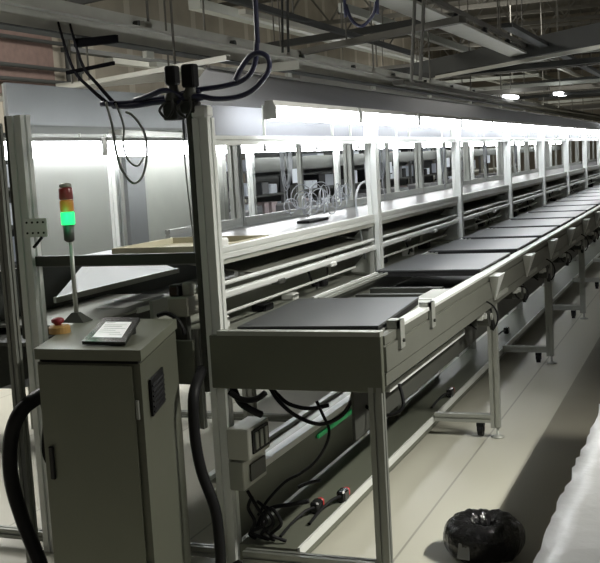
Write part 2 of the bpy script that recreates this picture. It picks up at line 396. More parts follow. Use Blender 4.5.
# gussets along the rail every half bay
for j in range(0, 2*NB+1):
    y = Y0 + S*.5*j + S*.925
    if y > YEND: break
    g = MB()
    g.hexa([(XR+.010,y+.02,.775),(XR+.016,y+.02,.775),(XR+.016,y+.035,.775),(XR+.010,y+.035,.775),
            (XR+.010,y-.09,.915),(XR+.062,y-.09,.915),(XR+.062,y+.075,.915),(XR+.010,y+.075,.915)])
    gp = g.build('rail_gusset', M['alu_white'], cb)
    MB().bar((XR+.02, y+.03, .79), (XR+.02, y+.34, .79), .014, .022).build('gusset_bar', M['alu'], gp)
# drive motors hanging below at the legs
for j in range(0, NB*2):
    y = Y0 + S*.5*j + S*.9
    if y > YEND: break
    m = MB(); m.rod((XR-.10, y, .69), (XR-.002, y, .69), .042, 14); m.box(XR-.12, XR-.06, y-.045, y+.045, .655, .745)
    mo = m.build('drive_motor', M['sheet_dk'], cb)
    MB().rod((XR+.004, y, .70), (XR+.014, y, .70), .018, 12).build('shaft_cap', M['alu'], mo)
    vv = MB(); vv.rod((XR-.02, y-.11, .72), (XR+.004, y-.11, .72), .016, 10); vv.box(XR-.04, XR-.012, y-.135, y-.085, .70, .745); vv.build('air_valve', M['white'], mo)
    bk = MB(); bk.bar((XR-.02, y+.05, .74), (XR-.01, y+.12, .62), .02, .035); bk.build('black_bracket', M['black'], mo)
    lp = MB(); lr = .085 if j % 2 == 0 else .045; lx = XR-.015 if j % 2 == 0 else XR+.01
    lp.cable([(lx+lr*math.sin(a_)*1.0, y-.06-.01*q_, .715+lr*math.cos(a_)-(.02 if j%2 else 0)) for q_, a_ in enumerate([(-2.6+.45*z_) for z_ in range(12)])], .0048)
    lp.build('motor_cable', M['black'], mo)
# cable trunk on the crossbars
MB().box(-1.728, -1.485, Y0-.005, YEND, .036, .10).build('cable_trunk', M['olive'], cb)
MB().box(-1.485, -1.475, Y0-.005, YEND, .07, .106).build('trunk_edge', M['alu_white'], cb)

# plugs lying on the trunk
def plug(loc, lab):
    t = thing('power_plug', loc, lab, 'plug', None)
    x, y, z = loc
    MB().bbox(x-.02, x+.02, y-.045, y+.02, z, z+.05, .008).build('plug_body', M['blackgloss'], t)
    MB().bbox(x-.015, x+.015, y+.02, y+.045, z+.01, z+.045, .006).build('socket_end', M['red'], t)
    MB().cable([(x,y-.045,z+.03),(x-.02,y-.10,z+.03),(x-.04,y-.2,z+.012),(x-.03,y-.34,z+.01)], .006).build('plug_lead', M['black'], t)
plug((-1.50, 4.12, .1005), 'black plug with red end on the trunk, nearer the end panel, right one')
plug((-1.56, 3.96, .1005), 'black plug with trailing lead beside the other near plug, to its left')
plug((-1.50, 6.10, .1005), 'black and red plug on the trunk left of the second leg')
plug((-1.57, 8.33, .1005), 'black and red plug on the trunk left of the third leg')

# ------------------------------------------------------------------ trays on the conveyor
def make_tray(y, x0=-1.70, x1=XR-.03, L=.80, z=.948):
    t = thing('tray_board', ((x0+x1)/2, y, z), '', 'tray', 'black tray boards on the conveyor')
    MB().bbox(x0, x1, y, y+L, z-.006, z+.004, .002).build('board_top', M['tray'], t)
    MB().box(x0+.004, x1-.004, y+.003, y+L-.003, z-.030, z-.0061).build('board_rim', M['tray_edge'], t)
    return t
tr0 = make_tray(Y0-.0, -1.69, XR-.045, .76)
tr0.rotation_euler = (0,0,math.radians(4)); tr0.location.x += .012; tr0.location.y += .012
tr0['label'] = 'black board directly behind the olive end panel, largest and nearest of the trays'
ys = [5.36, 6.46, 7.43, 8.39, 9.35] + [10.31+.96*i for i in range(14)]
for i, y in enumerate(ys):
    if y+.85 > YEND: break
    t = make_tray(y, -1.70, XR-.035, .86 if i == 0 else .80) if i < 2 else dup(tp, (0,0,0))
    if i == 1: tp = t
    if i >= 2: t.location = Vector(tp['_o']) + Vector((0, y-ys[1], 0))
    t['label'] = 'dark board tray on the conveyor, %s one from the near end' % ORD[i+1]

# ------------------------------------------------------------------ light battens
def make_lamp(x, y, z, far=False, L=1.10, h=.032, wd=.032, br=(-.105, 0)):
    """z is the centre of the glowing diffuser"""
    t = thing('light_batten', (x, y, z), '', 'lamp')
    m = MB(); m.ext((x, y, z+h*.82), (x, y+L, z+h*.82), [(-.018,.022),(-.024,0),(.024,0),(.018,.022)])
    m.build('housing', M['white'], t)
    m = MB(); m.ext((x, y+.012, z), (x, y+L-.012, z), [(wd*math.cos(2*PI*i/16), h*math.sin(2*PI*i/16)) for i in range(16)])
    m.build('tube', M['tube_far'] if far else M['tube'], t, True)
    for q in (0, L-.012):
        m = MB(); m.box(x-wd*.9, x+wd*.9, y+q, y+q+.012, z-h*.9, z+h*.9); m.build('end_cap', M['white'], t)
    for q in (.12, L-.12):
        m = MB(); m.bar((x, y+q, z+h), (x+br[0], y+q, z+h+.004), .016, .006); m.bar((x+br[0], y+q, z+h+.004), (x+br[0], y+q, br[1]), .012, .006) if br[1] else None
        m.build('bracket', M['alu'], t)
    return t
XT, ZT, PT = -1.70, 1.763, 1.143
a = make_lamp(XT, 4.02, ZT, br=(-.08, 1.672)); b = make_lamp(XB+.05, 4.22, 1.70, L=1.15, h=.05, wd=.03, br=(-.05, 1.79))
nl = int((YEND-4.18)/1.19)
for i in range(nl):
    t = a if i == 0 else dup(a, (XT, 4.02+PT*i, ZT))
    t['label'] = 'glowing white tube light over the front posts, %s from the near end' % ORD[i]; t['group'] = 'front row of tube lights'
    t = b if i == 0 else dup(b, (XB+.05, 4.22+1.19*i, 1.70))
    t['label'] = 'glowing tube light of the rear row behind the posts, %s from the near end' % ORD[i]; t['group'] = 'rear row of tube lights'

# partition sheet behind the near bays with its pilaster and header
ps = thing('partition_screen', (-3.85, 3.6, 0), 'tall smooth grey partition screen behind the cabinet and near deck', 'partition')
MB().box(-3.92, -3.90, 5.25, 8.2, .6, 1.82).build('screen_sheet', M['curtain'], ps)
MB().box(-3.93, -3.89, 5.25, 8.2, 1.82, 1.87).build('header_strip', M['sheet_dk'], ps)
MB().box(-3.92, -3.90, 5.25, 8.2, 1.87, 2.12).build('upper_sheet', M['upper'], ps)
MB().box(-3.90, -3.87, 6.5, 6.75, .6, 1.70).build('pilaster', M['upper'], ps)
MB().box(-3.899, -3.89, 6.78, 8.1, .6, 1.62).build('pale_sheet', M['sheet'], ps)
for yy in (5.3, 8.0): MB().box(-3.97, -3.93, yy, yy+.05, 0, 2.12).build('screen_leg', M['alu_dark'], ps)

# ------------------------------------------------------------------ rear conveyor bench (mirrored side, mostly hidden)
rb = thing('rear_conveyor_bench', (-3.85, Y0+S, 0), 'rear conveyor bench on the far side of the posts, mostly hidden', 'conveyor')
MB().box(-4.15, -3.60, 7.5, YEND, .86, .93).build('bench_top', M['sheet'], rb)
MB().box(-4.17, -4.15, 7.5, YEND, .75, .93).build('side_rail', M['rail_face'], rb)
for k in range(2, NB+1):
    for x in (-4.12, -3.63): MB().prof((x, Y0+S*k, 0), (x, Y0+S*k, .86), .045).build('leg', M['alu'], rb)
MB().box(-3.95, -3.8, 7.5, YEND, .12, .2).build('cable_trunk', M['sheet_lt'], rb)

# ------------------------------------------------------------------ control cabinet
cab = thing('control_cabinet', (-1.98, 3.1, 0), 'olive grey metal control cabinet with black side vent in the left foreground', 'cabinet')
sk = -.225
def cq(x0, x1, y0, y1, z0, z1, m=None):
    def sx(x, y): return x + sk*(y-2.8)/.62 + (.02 if x > -1.8 and y > 3.2 else 0)
    m = m or MB()
    return m.hexa([(sx(x0,y0),y0,z0),(sx(x1,y0),y0,z0),(sx(x1,y1),y1,z0),(sx(x0,y1),y1,z0),(sx(x0,y0),y0,z1),(sx(x1,y0),y0,z1),(sx(x1,y1),y1,z1),(sx(x0,y1),y1,z1)])
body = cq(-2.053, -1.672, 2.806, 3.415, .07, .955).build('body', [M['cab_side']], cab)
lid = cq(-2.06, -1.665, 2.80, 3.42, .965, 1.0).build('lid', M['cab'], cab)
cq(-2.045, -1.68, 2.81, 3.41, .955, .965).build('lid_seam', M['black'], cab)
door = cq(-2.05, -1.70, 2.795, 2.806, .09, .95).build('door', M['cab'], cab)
MB().bbox(-2.028, -2.010, 2.784, 2.795, .57, .68, .003).build('handle', M['blackgloss'], door)
for zz in (.25, .78): MB().rod((-1.690, 2.80, zz), (-1.690, 2.80, zz+.06), .006, 8).build('hinge', M['alu_dark'], door)
# louvred black vent on the right flank
def flank(y): return -1.668 + sk*(y-2.8)/.62 + (.02*(y-2.8)/.62)
v = MB(); y_a, y_b = 2.90, 3.10
v.hexa([(flank(y_a),y_a,.765),(flank(y_a)+.008,y_a,.765),(flank(y_b)+.008,y_b,.765),(flank(y_b),y_b,.765),
        (flank(y_a),y_a,.885),(flank(y_a)+.008,y_a,.885),(flank(y_b)+.008,y_b,.885),(flank(y_b),y_b,.885)])
vent = v.build('vent', M['black'], cab)
v = MB()
for i in range(6):
    z = .775+i*.017
    v.hexa([(flank(y_a+.01)+.008,y_a+.01,z),(flank(y_a+.01)+.013,y_a+.01,z),(flank(y_b-.01)+.013,y_b-.01,z),(flank(y_b-.01)+.008,y_b-.01,z),
            (flank(y_a+.01)+.008,y_a+.01,z+.006),(flank(y_a+.01)+.010,y_a+.01,z+.006),(flank(y_b-.01)+.010,y_b-.01,z+.006),(flank(y_b-.01)+.008,y_b-.01,z+.006)])
v.build('louvre', M['black'], vent)
for (x, y) in ((-2.01,2.86),(-1.72,2.86),(-2.2,3.34),(-1.9,3.34)):
    m = MB(); m.rod((x-.015,y,.032),(x+.015,y,.032), .031, 14); m.box(x-.022,x+.022,y-.02,y+.02,.058,.07); m.build('caster', M['black'], cab)
# emergency stop button on the lid
es = MB().lathe((-2.165, 3.10, 1.0), [(.038,0),(.038,.022),(.032,.028),(.012,.028)], 20).build('emergency_stop', M['yellow'], cab)
MB().lathe((-2.17, 3.10, 1.012), [(.012,.014),(.012,.02),(.022,.026),(.023,.036),(.016,.042),(.004,.044)], 18).build('stop_button', M['darkred'], es, True)


# tablet-like operator screen leaning on the lid
tb = thing('touch_screen', (-1.87, 2.96, 1.0), 'black framed touch screen with a white lit page lying tilted on the cabinet lid', 'screen')
P = [Vector((-1.92,2.868,1.003)), Vector((-1.755,2.862,1.003)), Vector((-1.826,3.085,1.047)), Vector((-1.966,3.085,1.047))]
nrm = (P[1]-P[0]).cross(P[3]-P[0]).normalized()
def slab(P, a, b, lo, hi, s0, s1, m=None):
    q = lambda s, t: P[0]*(1-s)*(1-t)+P[1]*s*(1-t)+P[2]*s*t+P[3]*(1-s)*t
    pts = [q(a,lo), q(b,lo), q(b,hi), q(a,hi)]
    return (m or MB()).hexa([p+nrm*s0 for p in pts] + [p+nrm*s1 for p in pts])
slab(P, 0, 1, 0, 1, 0, .012).build('casing', M['blackgloss'], tb)
pg = slab(P, .16, .86, .17, .80, .012, .0125).build('display', M['screen'], tb)
mk = MB()
for i, (a_, b_, t_) in enumerate(((.2,.45,.75),(.2,.8,.66),(.2,.7,.60),(.25,.82,.52),(.2,.6,.44),(.2,.75,.36),(.5,.82,.28))):
    slab(P, a_, b_, t_, t_+.02, .0125, .0129, mk)
mk.build('screen_line', M['screen_ink'], pg)
m = MB(); m.hexa([P[3]+Vector((.02,-.02,-.045)), P[2]+Vector((-.02,-.02,-.045)), P[2]+Vector((-.02,0,-.045)), P[3]+Vector((.02,0,-.045)),
        P[3]+Vector((.02,-.02,-.002)), P[2]+Vector((-.02,-.02,-.002)), P[2]+Vector((-.02,0,0)), P[3]+Vector((.02,0,0))])
m.build('prop_foot', M['blackgloss'], tb)

# signal tower
sx_, sy_ = -2.262, 3.35
st = thing('signal_tower', (sx_, sy_, 1.0), 'slim stack light with red, amber and glowing green lenses on the cabinet', 'signal light')
MB().hexa([(sx_-.04,sy_-.035,1.0),(sx_+.055,sy_-.035,1.0),(sx_+.055,sy_+.035,1.0),(sx_-.04,sy_+.035,1.0),
           (sx_-.01,sy_-.012,1.035),(sx_+.015,sy_-.012,1.035),(sx_+.015,sy_+.012,1.035),(sx_-.01,sy_+.012,1.035)]).build('base', M['sheet_dk'], st)
MB().rod((sx_+.004,sy_,1.02),(sx_+.004,sy_,1.31), .0085, 12).build('pole', M['alu'], st, True)
MB().lathe((sx_,sy_,1.303), [(.012,0),(.02,.008),(.021,.065)]).build('lower_socket', M['sheet_dk'], st, True)
MB().lathe((sx_,sy_,1.368), [(.024,0),(.026,.004),(.026,.044),(.024,.048)]).build('green_lens', M['greenlit'], st, True)['label'] = 'glowing green lens'
MB().lathe((sx_,sy_,1.417), [(.024,0),(.026,.004),(.026,.040),(.024,.044)]).build('amber_lens', M['amber'], st, True)['label'] = 'amber lens'
MB().lathe((sx_,sy_,1.462), [(.024,0),(.026,.004),(.026,.042),(.022,.046)]).build('red_lens', M['redseg'], st, True)['label'] = 'dark red lens'
MB().lathe((sx_,sy_,1.508), [(.022,0),(.023,.01),(.012,.016)]).build('cap', M['gal'], st, True)

# white motor box beside the near post
mb_ = thing('motor_box', (-1.9, 3.6, .9), 'pale box with a black switch beside the near front post', 'box')
MB().bbox(-1.95, -1.86, 3.50, 3.60, .995, 1.07, .006).build('housing', M['gal'], mb_)
MB().bbox(-1.945, -1.905, 3.51, 3.57, 1.07, 1.115, .005).build('black_switch', M['blackgloss'], mb_)
MB().bbox(-1.90, -1.862, 3.53, 3.58, 1.07, 1.12, .006).build('relay', M['sheet'], mb_)
MB().cable([(-1.99,3.495,1.0),(-1.95,3.49,1.01),(-1.91,3.49,.99),(-1.885,3.49,.955),(-1.88,3.49,.93)], .009).build('cable', M['black'], mb_)
MB().bar((-1.92, 3.56, .876), (-1.92, 3.56, .985), .05, .04).build('stand', M['sheet_dk'], mb_)

sb = thing('side_bench', (-3.7, 4.8, 0), 'low grey bench with a white edge behind the dark left post', 'bench')
MB().bbox(-4.3, -3.56, 4.7, 5.3, .40, .655, .005).build('panel_body', M['clutter'], sb)
MB().box(-4.32, -3.54, 4.68, 5.32, .655, .685).build('bench_top', M['alu_white'], sb)
for x in (-4.25,-3.62):
    for y in (4.76,5.24): MB().prof((x,y,0),(x,y,.40), .04).build('leg', M['alu_dark'], sb)

# papers and card tray on the shelves near the cabinet
for (x, y, r, lab) in ((-2.68, 4.35, .1, 'white paper sheet on the lower tray shelf, nearer'), (-2.72, 4.60, -.2, 'white paper sheet on the lower tray shelf, farther')):
    o = MB().box(-.075, .075, -.11, .11, 0, .002).build('paper_sheet', M['paper']); o.location = (x, y, .9175); o.rotation_euler = (0,0,r); tag(o, lab, 'paper')
ct = thing('card_tray', (-2.15, 4.1, 1.2), 'shallow pale yellow card tray on the deck behind the near post', 'tray')
MB().box(-2.40, -1.90, 3.86, 4.40, 1.20, 1.206).build('tray_base', M['wood'], ct)
m = MB(); m.box(-2.40,-1.90,3.86,3.87,1.206,1.232); m.box(-2.40,-1.90,4.39,4.40,1.206,1.232); m.box(-2.40,-2.39,3.87,4.39,1.206,1.232); m.box(-1.91,-1.90,3.87,4.39,1.206,1.232)
m.build('tray_wall', M['wood'], ct)
o = MB().bbox(-1.89, -1.815, 3.70, 3.80, 1.2005, 1.27, .006).build('cardboard_box', M['paper']); tag(o, 'small white box on the deck just right of the near front post', 'box')

# meter boxes under the end panel
mt = thing('meter_box', (-1.71, 3.6, .44), 'pale grey electric box with black louvred face below the end panel', 'electric box')
MB().bbox(-1.735, -1.645, 3.50, 3.70, .445, .565, .004).build('box_body', M['sheet_lt'], mt)
fc = MB().box(-1.645, -1.639, 3.53, 3.68, .462, .552).build('black_face', M['black'], mt)
m = MB()
for i in range(3): m.box(-1.639, -1.635, 3.55+i*.045, 3.575+i*.045, .475, .54)
m.build('socket_slot', M['sheet'], fc)
mt2 = thing('outlet_box', (-1.71, 3.6, .30), 'smaller grey box with a dark window under the louvred electric box', 'electric box')
MB().bbox(-1.735, -1.675, 3.50, 3.72, .325, .435, .004).build('box_body', M['sheet'], mt2)
MB().box(-1.675, -1.669, 3.56, 3.70, .345, .41).build('dark_window', M['sheet_dk'], mt2)

# ------------------------------------------------------------------ hoses and cables
def cable_thing(name, pts_list, r, m, lab, cat='cable'):
    q = MB()
    for p in pts_list: q.cable(p, r)
    return tag(q.build(name, m, None, True), lab, cat)
cable_thing('corrugated_hose', [[(-1.80,3.46,.80),(-1.765,3.32,.74),(-1.762,3.3,.60),(-1.745,3.3,.46),(-1.70,3.3,.32),(-1.69,3.3,.17),(-1.70,3.32,.06),(-1.72,3.5,.03)]], .021, M['black'], 'thick black hose hanging between cabinet and meter box', 'hose')
cable_thing('corrugated_hose', [[(-2.19,3.02,.80),(-2.225,2.93,.76),(-2.275,2.92,.66),(-2.29,2.92,.52),(-2.26,2.92,.38),(-2.19,2.90,.24),(-2.13,2.88,.12),(-2.10,2.95,.03)]], .027, M['black'], 'thick black hose hanging at the left of the cabinet', 'hose')
cable_thing('thin_cable', [[(-2.2,3.0,.80),(-2.175,2.98,.72),(-2.19,2.98,.60),(-2.165,2.98,.54),(-2.14,2.97,.50)]], .006, M['black'], 'thin black cable beside the left hose')
# bundle along the top to the near post
cable_thing('cable_bundle', [[(-2.198,3.54,1.818),(-2.07,3.54,1.812),(-1.919,3.54,1.818),(-1.84,3.54,1.825),(-1.77,3.54,1.831)],
                             [(-2.15,3.55,1.806),(-2.05,3.53,1.80),(-1.93,3.53,1.806),(-1.84,3.53,1.80),(-1.76,3.54,1.81)],
                             [(-2.05,3.54,1.82),(-1.98,3.52,1.83),(-1.9,3.52,1.845),(-1.82,3.54,1.80),(-1.80,3.54,1.78)]], .011, M['bluecable'], 'dark cable bundle running level to the top of the near post')
cable_thing('blue_hose', [[(-1.84,3.52,1.81),(-1.77,3.52,1.815),(-1.70,3.52,1.80),(-1.61,3.52,1.80),(-1.54,3.52,1.825),(-1.485,3.52,1.88),(-1.48,3.52,1.925),(-1.51,3.52,1.948),(-1.55,3.52,1.94),(-1.59,3.52,1.90),(-1.615,3.52,1.86)],
                          [(-1.86,3.55,1.83),(-1.78,3.55,1.84),(-1.68,3.55,1.845),(-1.60,3.55,1.86),(-1.555,3.55,1.90),(-1.535,3.55,1.98),(-1.53,3.55,2.12),(-1.525,3.55,3.2),(-1.525,3.55,5.6)]], .010, M['bluecable'], 'dark blue hose looping above the near post', 'hose')
H1 = [(-4.2,6.293,2.606),(-3.432,5.2,2.263),(-2.993,4.6,2.067),(-2.533,4.0,1.925),(-2.212,3.6,1.828),(-2.151,3.5,1.821)]
H2 = [(-4.2,6.439,2.607),(-3.364,5.2,2.279),(-2.939,4.6,2.083),(-2.491,4.0,1.935),(-2.176,3.6,1.822),(-2.116,3.51,1.814)]
cable_thing('hanging_cable', [H1], .008, M['black_matt'], 'left of two black cables hanging from the ceiling channel')
cable_thing('hanging_cable', [H2], .008, M['black_matt'], 'right of two black cables hanging from the ceiling channel')
cable_thing('looped_cable', [[(-2.151,3.5,1.821),(-2.132,3.5,1.733),(-2.123,3.5,1.638),(-2.103,3.5,1.561),(-2.059,3.5,1.509),(-2.013,3.5,1.538),(-1.988,3.5,1.63),(-1.999,3.5,1.705),(-2.038,3.5,1.76),(-2.067,3.5,1.777)]], .005, M['alu_dark'], 'grey cable looping in front of the rear tube light')
cable_thing('looped_cable', [[(-2.116,3.51,1.814),(-2.088,3.51,1.73),(-2.095,3.51,1.655),(-2.078,3.51,1.597),(-2.041,3.51,1.573),(-2.008,3.51,1.605)]], .004, M['alu_dark'], 'thinner inner cable loop in front of the rear tube light')
cable_thing('signal_wire', [[(-1.865,3.56,1.68),(-1.86,3.56,1.5),(-1.85,3.56,1.3),(-1.85,3.56,1.2)]], .003, M['alu_dark'], 'thin grey wire hanging left of the near post', 'wire')
# pneumatic units at the top of the near post
for i, (x, lab) in enumerate(((-1.882, 'black valve unit above the near post, left one'), (-1.808, 'black valve unit above the near post, right one'))):
    t = thing('valve_unit', (x, 3.54, 1.83), lab, 'valve')
    MB().bbox(x-.022-.004*i, x+.022+.004*i, 3.515, 3.565, 1.865 if i == 0 else 1.85, 1.935, .006).build('head', M['black'], t)
    MB().lathe((x,3.54,1.80), [(.03,0),(.034,.02),(.02,.05),(.018,.07)]).build('neck', M['sheet_dk'], t, True)
    MB().bbox(x-.030, x+.026, 3.50, 3.57, 1.735+.02*i, 1.80, .006).build('manifold', M['beam_dk'], t)
    m = MB(); m.cable([(x-.01,3.49,1.80),(x-.03,3.48,1.77),(x+.0,3.48,1.74),(x+.025,3.48,1.77),(x+.02,3.49,1.81)], .005); m.build('air_line', M['beam_dk'], t)
# post top fittings
o = MB().bbox(-1.80, -1.735, 3.51, 3.57, 1.7355, 1.78, .008).build('end_cap_block', M['white']); tag(o, 'white fitting block capping the near front post', 'fitting')
# cables under the bench
def u(lst, r, m, lab): return cable_thing('sagging_cable', [lst], r, m, lab)
u([(-1.62,3.60,.735),(-1.587,3.6,.705),(-1.557,3.6,.659),(-1.49,3.6,.603),(-1.391,3.6,.572),(-1.301,3.6,.61),(-1.257,3.6,.68),(-1.25,3.6,.735)], .008, M['black'], 'black cable sagging widely below the end panel')
u([(-1.62,3.62,.735),(-1.57,3.62,.68),(-1.52,3.62,.64),(-1.44,3.62,.625),(-1.36,3.62,.64)], .008, M['black'], 'black cable sagging just above the widest sag')
u([(-1.60,3.66,.735),(-1.55,3.66,.71),(-1.47,3.66,.70),(-1.40,3.66,.69)], .006, M['black'], 'thin cable resting high under the end panel')
u([(-1.73,3.56,.73),(-1.70,3.56,.66),(-1.66,3.56,.63),(-1.63,3.60,.60)], .014, M['black'], 'thick cable dropping past the louvred electric box')
u([(-1.73,3.54,.70),(-1.68,3.54,.672),(-1.62,3.54,.675),(-1.58,3.54,.70)], .012, M['black'], 'thick dark cable curving between post and sagging cables')
u([(-1.40,3.6,.66),(-1.377,3.6,.607),(-1.356,3.6,.551),(-1.372,3.6,.492),(-1.42,3.6,.424),(-1.484,3.6,.374),(-1.548,3.6,.338),(-1.624,3.6,.262),(-1.67,3.6,.198)], .006, M['black'], 'thin cable hanging in a long curve under the bench')
u([(-1.68,3.6,.14),(-1.65,3.6,.20),(-1.60,3.6,.235),(-1.53,3.6,.25),(-1.46,3.62,.262)], .009, M['black'], 'black cable arching over the trunk')
u([(-1.52,3.66,.30),(-1.48,3.68,.315),(-1.44,3.70,.32)], .007, M['black'], 'short loose cable end in front of the skirt panel')
for j in range(5):
    x = -1.70+.02*j
    u([(x,3.58,.30-.02*j),(x+random.uniform(-.03,.05),3.56,.24),(x+random.uniform(0,.09),3.55,.19),(x+random.uniform(-.02,.06),3.56,.14),(x+random.uniform(0,.1),3.58,.11)], .007, M['black'], 'black cable tangled at the foot of the near post, %s from left' % ORD[j])
u([(-1.30,3.75,.70),(-1.25,3.72,.62),(-1.16,3.7,.59),(-1.10,3.72,.62),(-1.12,3.75,.70)], .007, M['black'], 'black cable loop under the rail beside the near leg')
# clear tubing tangles on the deck and hanging from the head rail
def tangle(cx, cy_, cz, sx, sy__, sz, n, r, m, lab, name='tubing_tangle'):
    q = MB()
    for i in range(n):
        ox = cx+random.uniform(-sx,sx)*.5; oy = cy_+random.uniform(-sy__,sy__); oz = cz+random.uniform(0, sz)
        R = random.uniform(.035,.075); t = random.uniform(0,PI); pts = []
        for k in range(10):
            a_ = k*2*PI/9+t
            pts.append((ox+R*.5*math.cos(a_)*math.cos(t), oy+R*math.cos(a_)*1.3, max(oz+R*math.sin(a_), 1.206+r)))
        q.cable(pts, r, 5, 3)
    return tag(q.build(name, m, None, True), lab, 'tubing')
tangle(-2.3, 6.2, 1.26, .12, .55, .10, 26, .0032, M['wire_lt'], 'tangle of clear coiled tubing lying on the deck left of the second post')
tangle(-2.2, 6.9, 1.40, .05, .10, .08, 4, .0035, M['wire_lt'], 'small loops of clear tubing behind the second post')
for k in range(1, 6):
    y = Y0+S*k+.55
    q = MB()
    for j in range(3):
        w_ = .06+.03*j; w_ *= .8; q.cable([(XC+.1,y-w_,1.63),(XC+.1,y-w_*.9,1.50-.02*j),(XC+.1,y-w_*.3,1.42-.02*j),(XC+.1,y+w_*.5,1.44),(XC+.1,y+w_*.9,1.53),(XC+.1,y+w_,1.63)], .004, 5, 4)
    q.cable([(XC+.1,y,1.63),(XC+.1,y+.02,1.48),(XC+.1,y-.02,1.36),(XC+.1,y+.03,1.22)], .004, 5, 4)
    tag(q.build('hanging_tubing', M['wire_lt'], None, True), 'pale tubing looping down behind the front posts, %s bay from the near end' % ORD[k], 'tubing')
cable_thing('curved_wire', [[(-1.82,5.55,1.0),(-1.83,5.5,1.2),(-1.83,5.47,1.33),(-1.82,5.52,1.41),(-1.80,5.62,1.43),(-1.80,5.70,1.42)]], .006, M['wire_lt'], 'pale wire arching up beside the second front post', 'wire')
o = MB().bbox(-2.26,-2.18,5.65,5.98,1.2,1.215,.004).build('black_tool', M['black']); tag(o, 'flat black tool on the deck in front of the clear tubing', 'tool')

# ------------------------------------------------------------------ black wrapped coil on the floor
def coil():
    R, r = .098, .060; n, k = 96, 26; vs = []; fs = []
    for i in range(n):
        a_ = 2*PI*i/n
        for j in range(k):
            b_ = 2*PI*j/k
            w_ = 1 + .035*math.sin(5*a_+2*b_) + .03*math.sin(13*a_-2*b_) + .018*math.sin(29*a_+b_*3)
            rr = r*w_; z = math.sin(b_)*rr*1.25
            vs.append(((R+math.cos(b_)*rr)*math.cos(a_), (R+math.cos(b_)*rr)*math.sin(a_), max(z, -.066)))
    for i in range(n):
        for j in range(k): fs.append((i*k+j, ((i+1)%n)*k+j, ((i+1)%n)*k+(j+1)%k, i*k+(j+1)%k))
    m = MB(); m.add([(x-.855, y+3.91, z+.067) for x,y,z in vs], fs); return m
cw = thing('wrapped_coil', (-.855,3.91,0), 'coil wrapped in glossy black plastic film lying on the floor', 'coil')
coil().build('film_wrap', M['bag'], cw, True)
lb = MB().hexa([(-.925,3.752,.03),(-.877,3.744,.03),(-.876,3.748,.031),(-.923,3.757,.031),(-.920,3.766,.085),(-.878,3.757,.085),(-.878,3.760,.085),(-.919,3.770,.085)]); lb.build('paper_label', M['label_grey'], cw)
sc_ = MB()
for i in range(7):
    t = i/6*5.6; sc_.cable([(-.855+.085*math.cos(t), 3.91+.085*math.sin(t), .10), (-.855+.05*math.cos(t+.5), 3.91+.06*math.sin(t+.5), .07),(-.855+.08*math.cos(t+1), 3.91+.08*math.sin(t+1), .04)], .012, 6, 4)
sc_.build('film_fold', M['blackgloss'], cw, True)

# ------------------------------------------------------------------ white film-covered table at the right edge
wt = thing('worktable', (.1, 2.8, 0), 'white worktable covered with crumpled film at the right edge', 'table')
nx, ny = 14, 100; X0, X1, YA, YB = -.337, .55, .9, 5.4
vs = []; 
for j in range(ny+1):
    for i in range(nx+1):
        x = X0+(X1-X0)*i/nx + (random.uniform(-.006,.006) if i == 0 else 0); y = YA+(YB-YA)*j/ny
        vs.append((x, y, .75+random.uniform(0,.006)*(1.6 if i < 3 else .4)))
for j in range(ny+1): vs.append((X0-.004+random.uniform(-.004,.004), YA+(YB-YA)*j/ny, .715))
fs = [(j*(nx+1)+i, j*(nx+1)+i+1, (j+1)*(nx+1)+i+1, (j+1)*(nx+1)+i) for j in range(ny) for i in range(nx)]
b0 = (nx+1)*(ny+1)
fs += [(b0+j, j*(nx+1), (j+1)*(nx+1), b0+j+1) for j in range(ny)]
MB().add(vs, fs).build('film_cover', M['film'], wt, True)
MB().box(X0+.01, X1, YA+.01, YB-.01, .71, .745).build('table_top', M['white'], wt)
for x in (X0+.25, X1-.05):
    for y in (YA+.1, YB-.1): MB().prof((x,y,0),(x,y,.71), .045).build('leg', M['alu'], wt)

# ------------------------------------------------------------------ ceiling services
cc = thing('cable_channel', (-4.2, 3, 2.52), 'wide pale grey cable channel running overhead at upper left', 'cable channel')
m = MB(); m.box(-4.22, -4.18, 2.5, 48, 2.52, 2.67); m.box(-4.18, -4.12, 2.5, 48, 2.52, 2.532); m.box(-4.18, -4.12, 2.5, 48, 2.655, 2.67); m.build('channel', M['gal'], cc)
m = MB(); m.box(-4.24, -4.10, 2.5, 48, 2.505, 2.518); m.build('black_underside_strip', M['beam_dk'], cc)
for y in range(4, 46, 3): MB().box(-4.24, -4.20, y+.5, y+.62, 2.45, 2.74).build('hanger_plate', M['gal'], cc); MB().rod((-4.2,y+.56,2.74),(-4.2,y+.56,ZC), .012, 6).build('hanger_rod', M['beam'], cc)
up_ = thing('ceiling_duct', (-4.9, 3, 2.8), 'pale ribbed service duct above the cable channel', 'duct')
m = MB(); m.box(-5.1, -4.75, 2.5, 48, 2.80, 2.92); m.build('duct_body', M['gal'], up_)
for y in range(4, 46, 2): MB().rod((-4.75, y+.3, 2.84),(-4.70, y+.3, 2.84), .035, 10).build('knob', M['beam_dk'], up_)
for y in range(4, 46, 6): MB().rod((-4.9,y,2.92),(-4.9,y,ZC), .012, 6).build('hanger_rod', M['beam'], up_)
def overhead(name, p0, p1, w, h, m, lab, cat, hang=True):
    t = thing(name, p0, lab, cat)
    MB().bar(p0, p1, w, h).build('run', m, t)
    a_ = Vector(p0); b_ = Vector(p1)
    if hang:
        for q in (.15, .5, .85):
            c_ = a_.lerp(b_, q); MB().rod((c_.x,c_.y,c_.z+h/2),(c_.x,c_.y,ZC), .01, 6).build('hanger_rod', M['beam'], t)
    return t
overhead('ceiling_beam', (-4.2,6,3.13), (-4.2,15.5,3.08), .06, .06, M['beam_dk'], 'thin dark beam running lengthwise above the cable channel', 'beam')
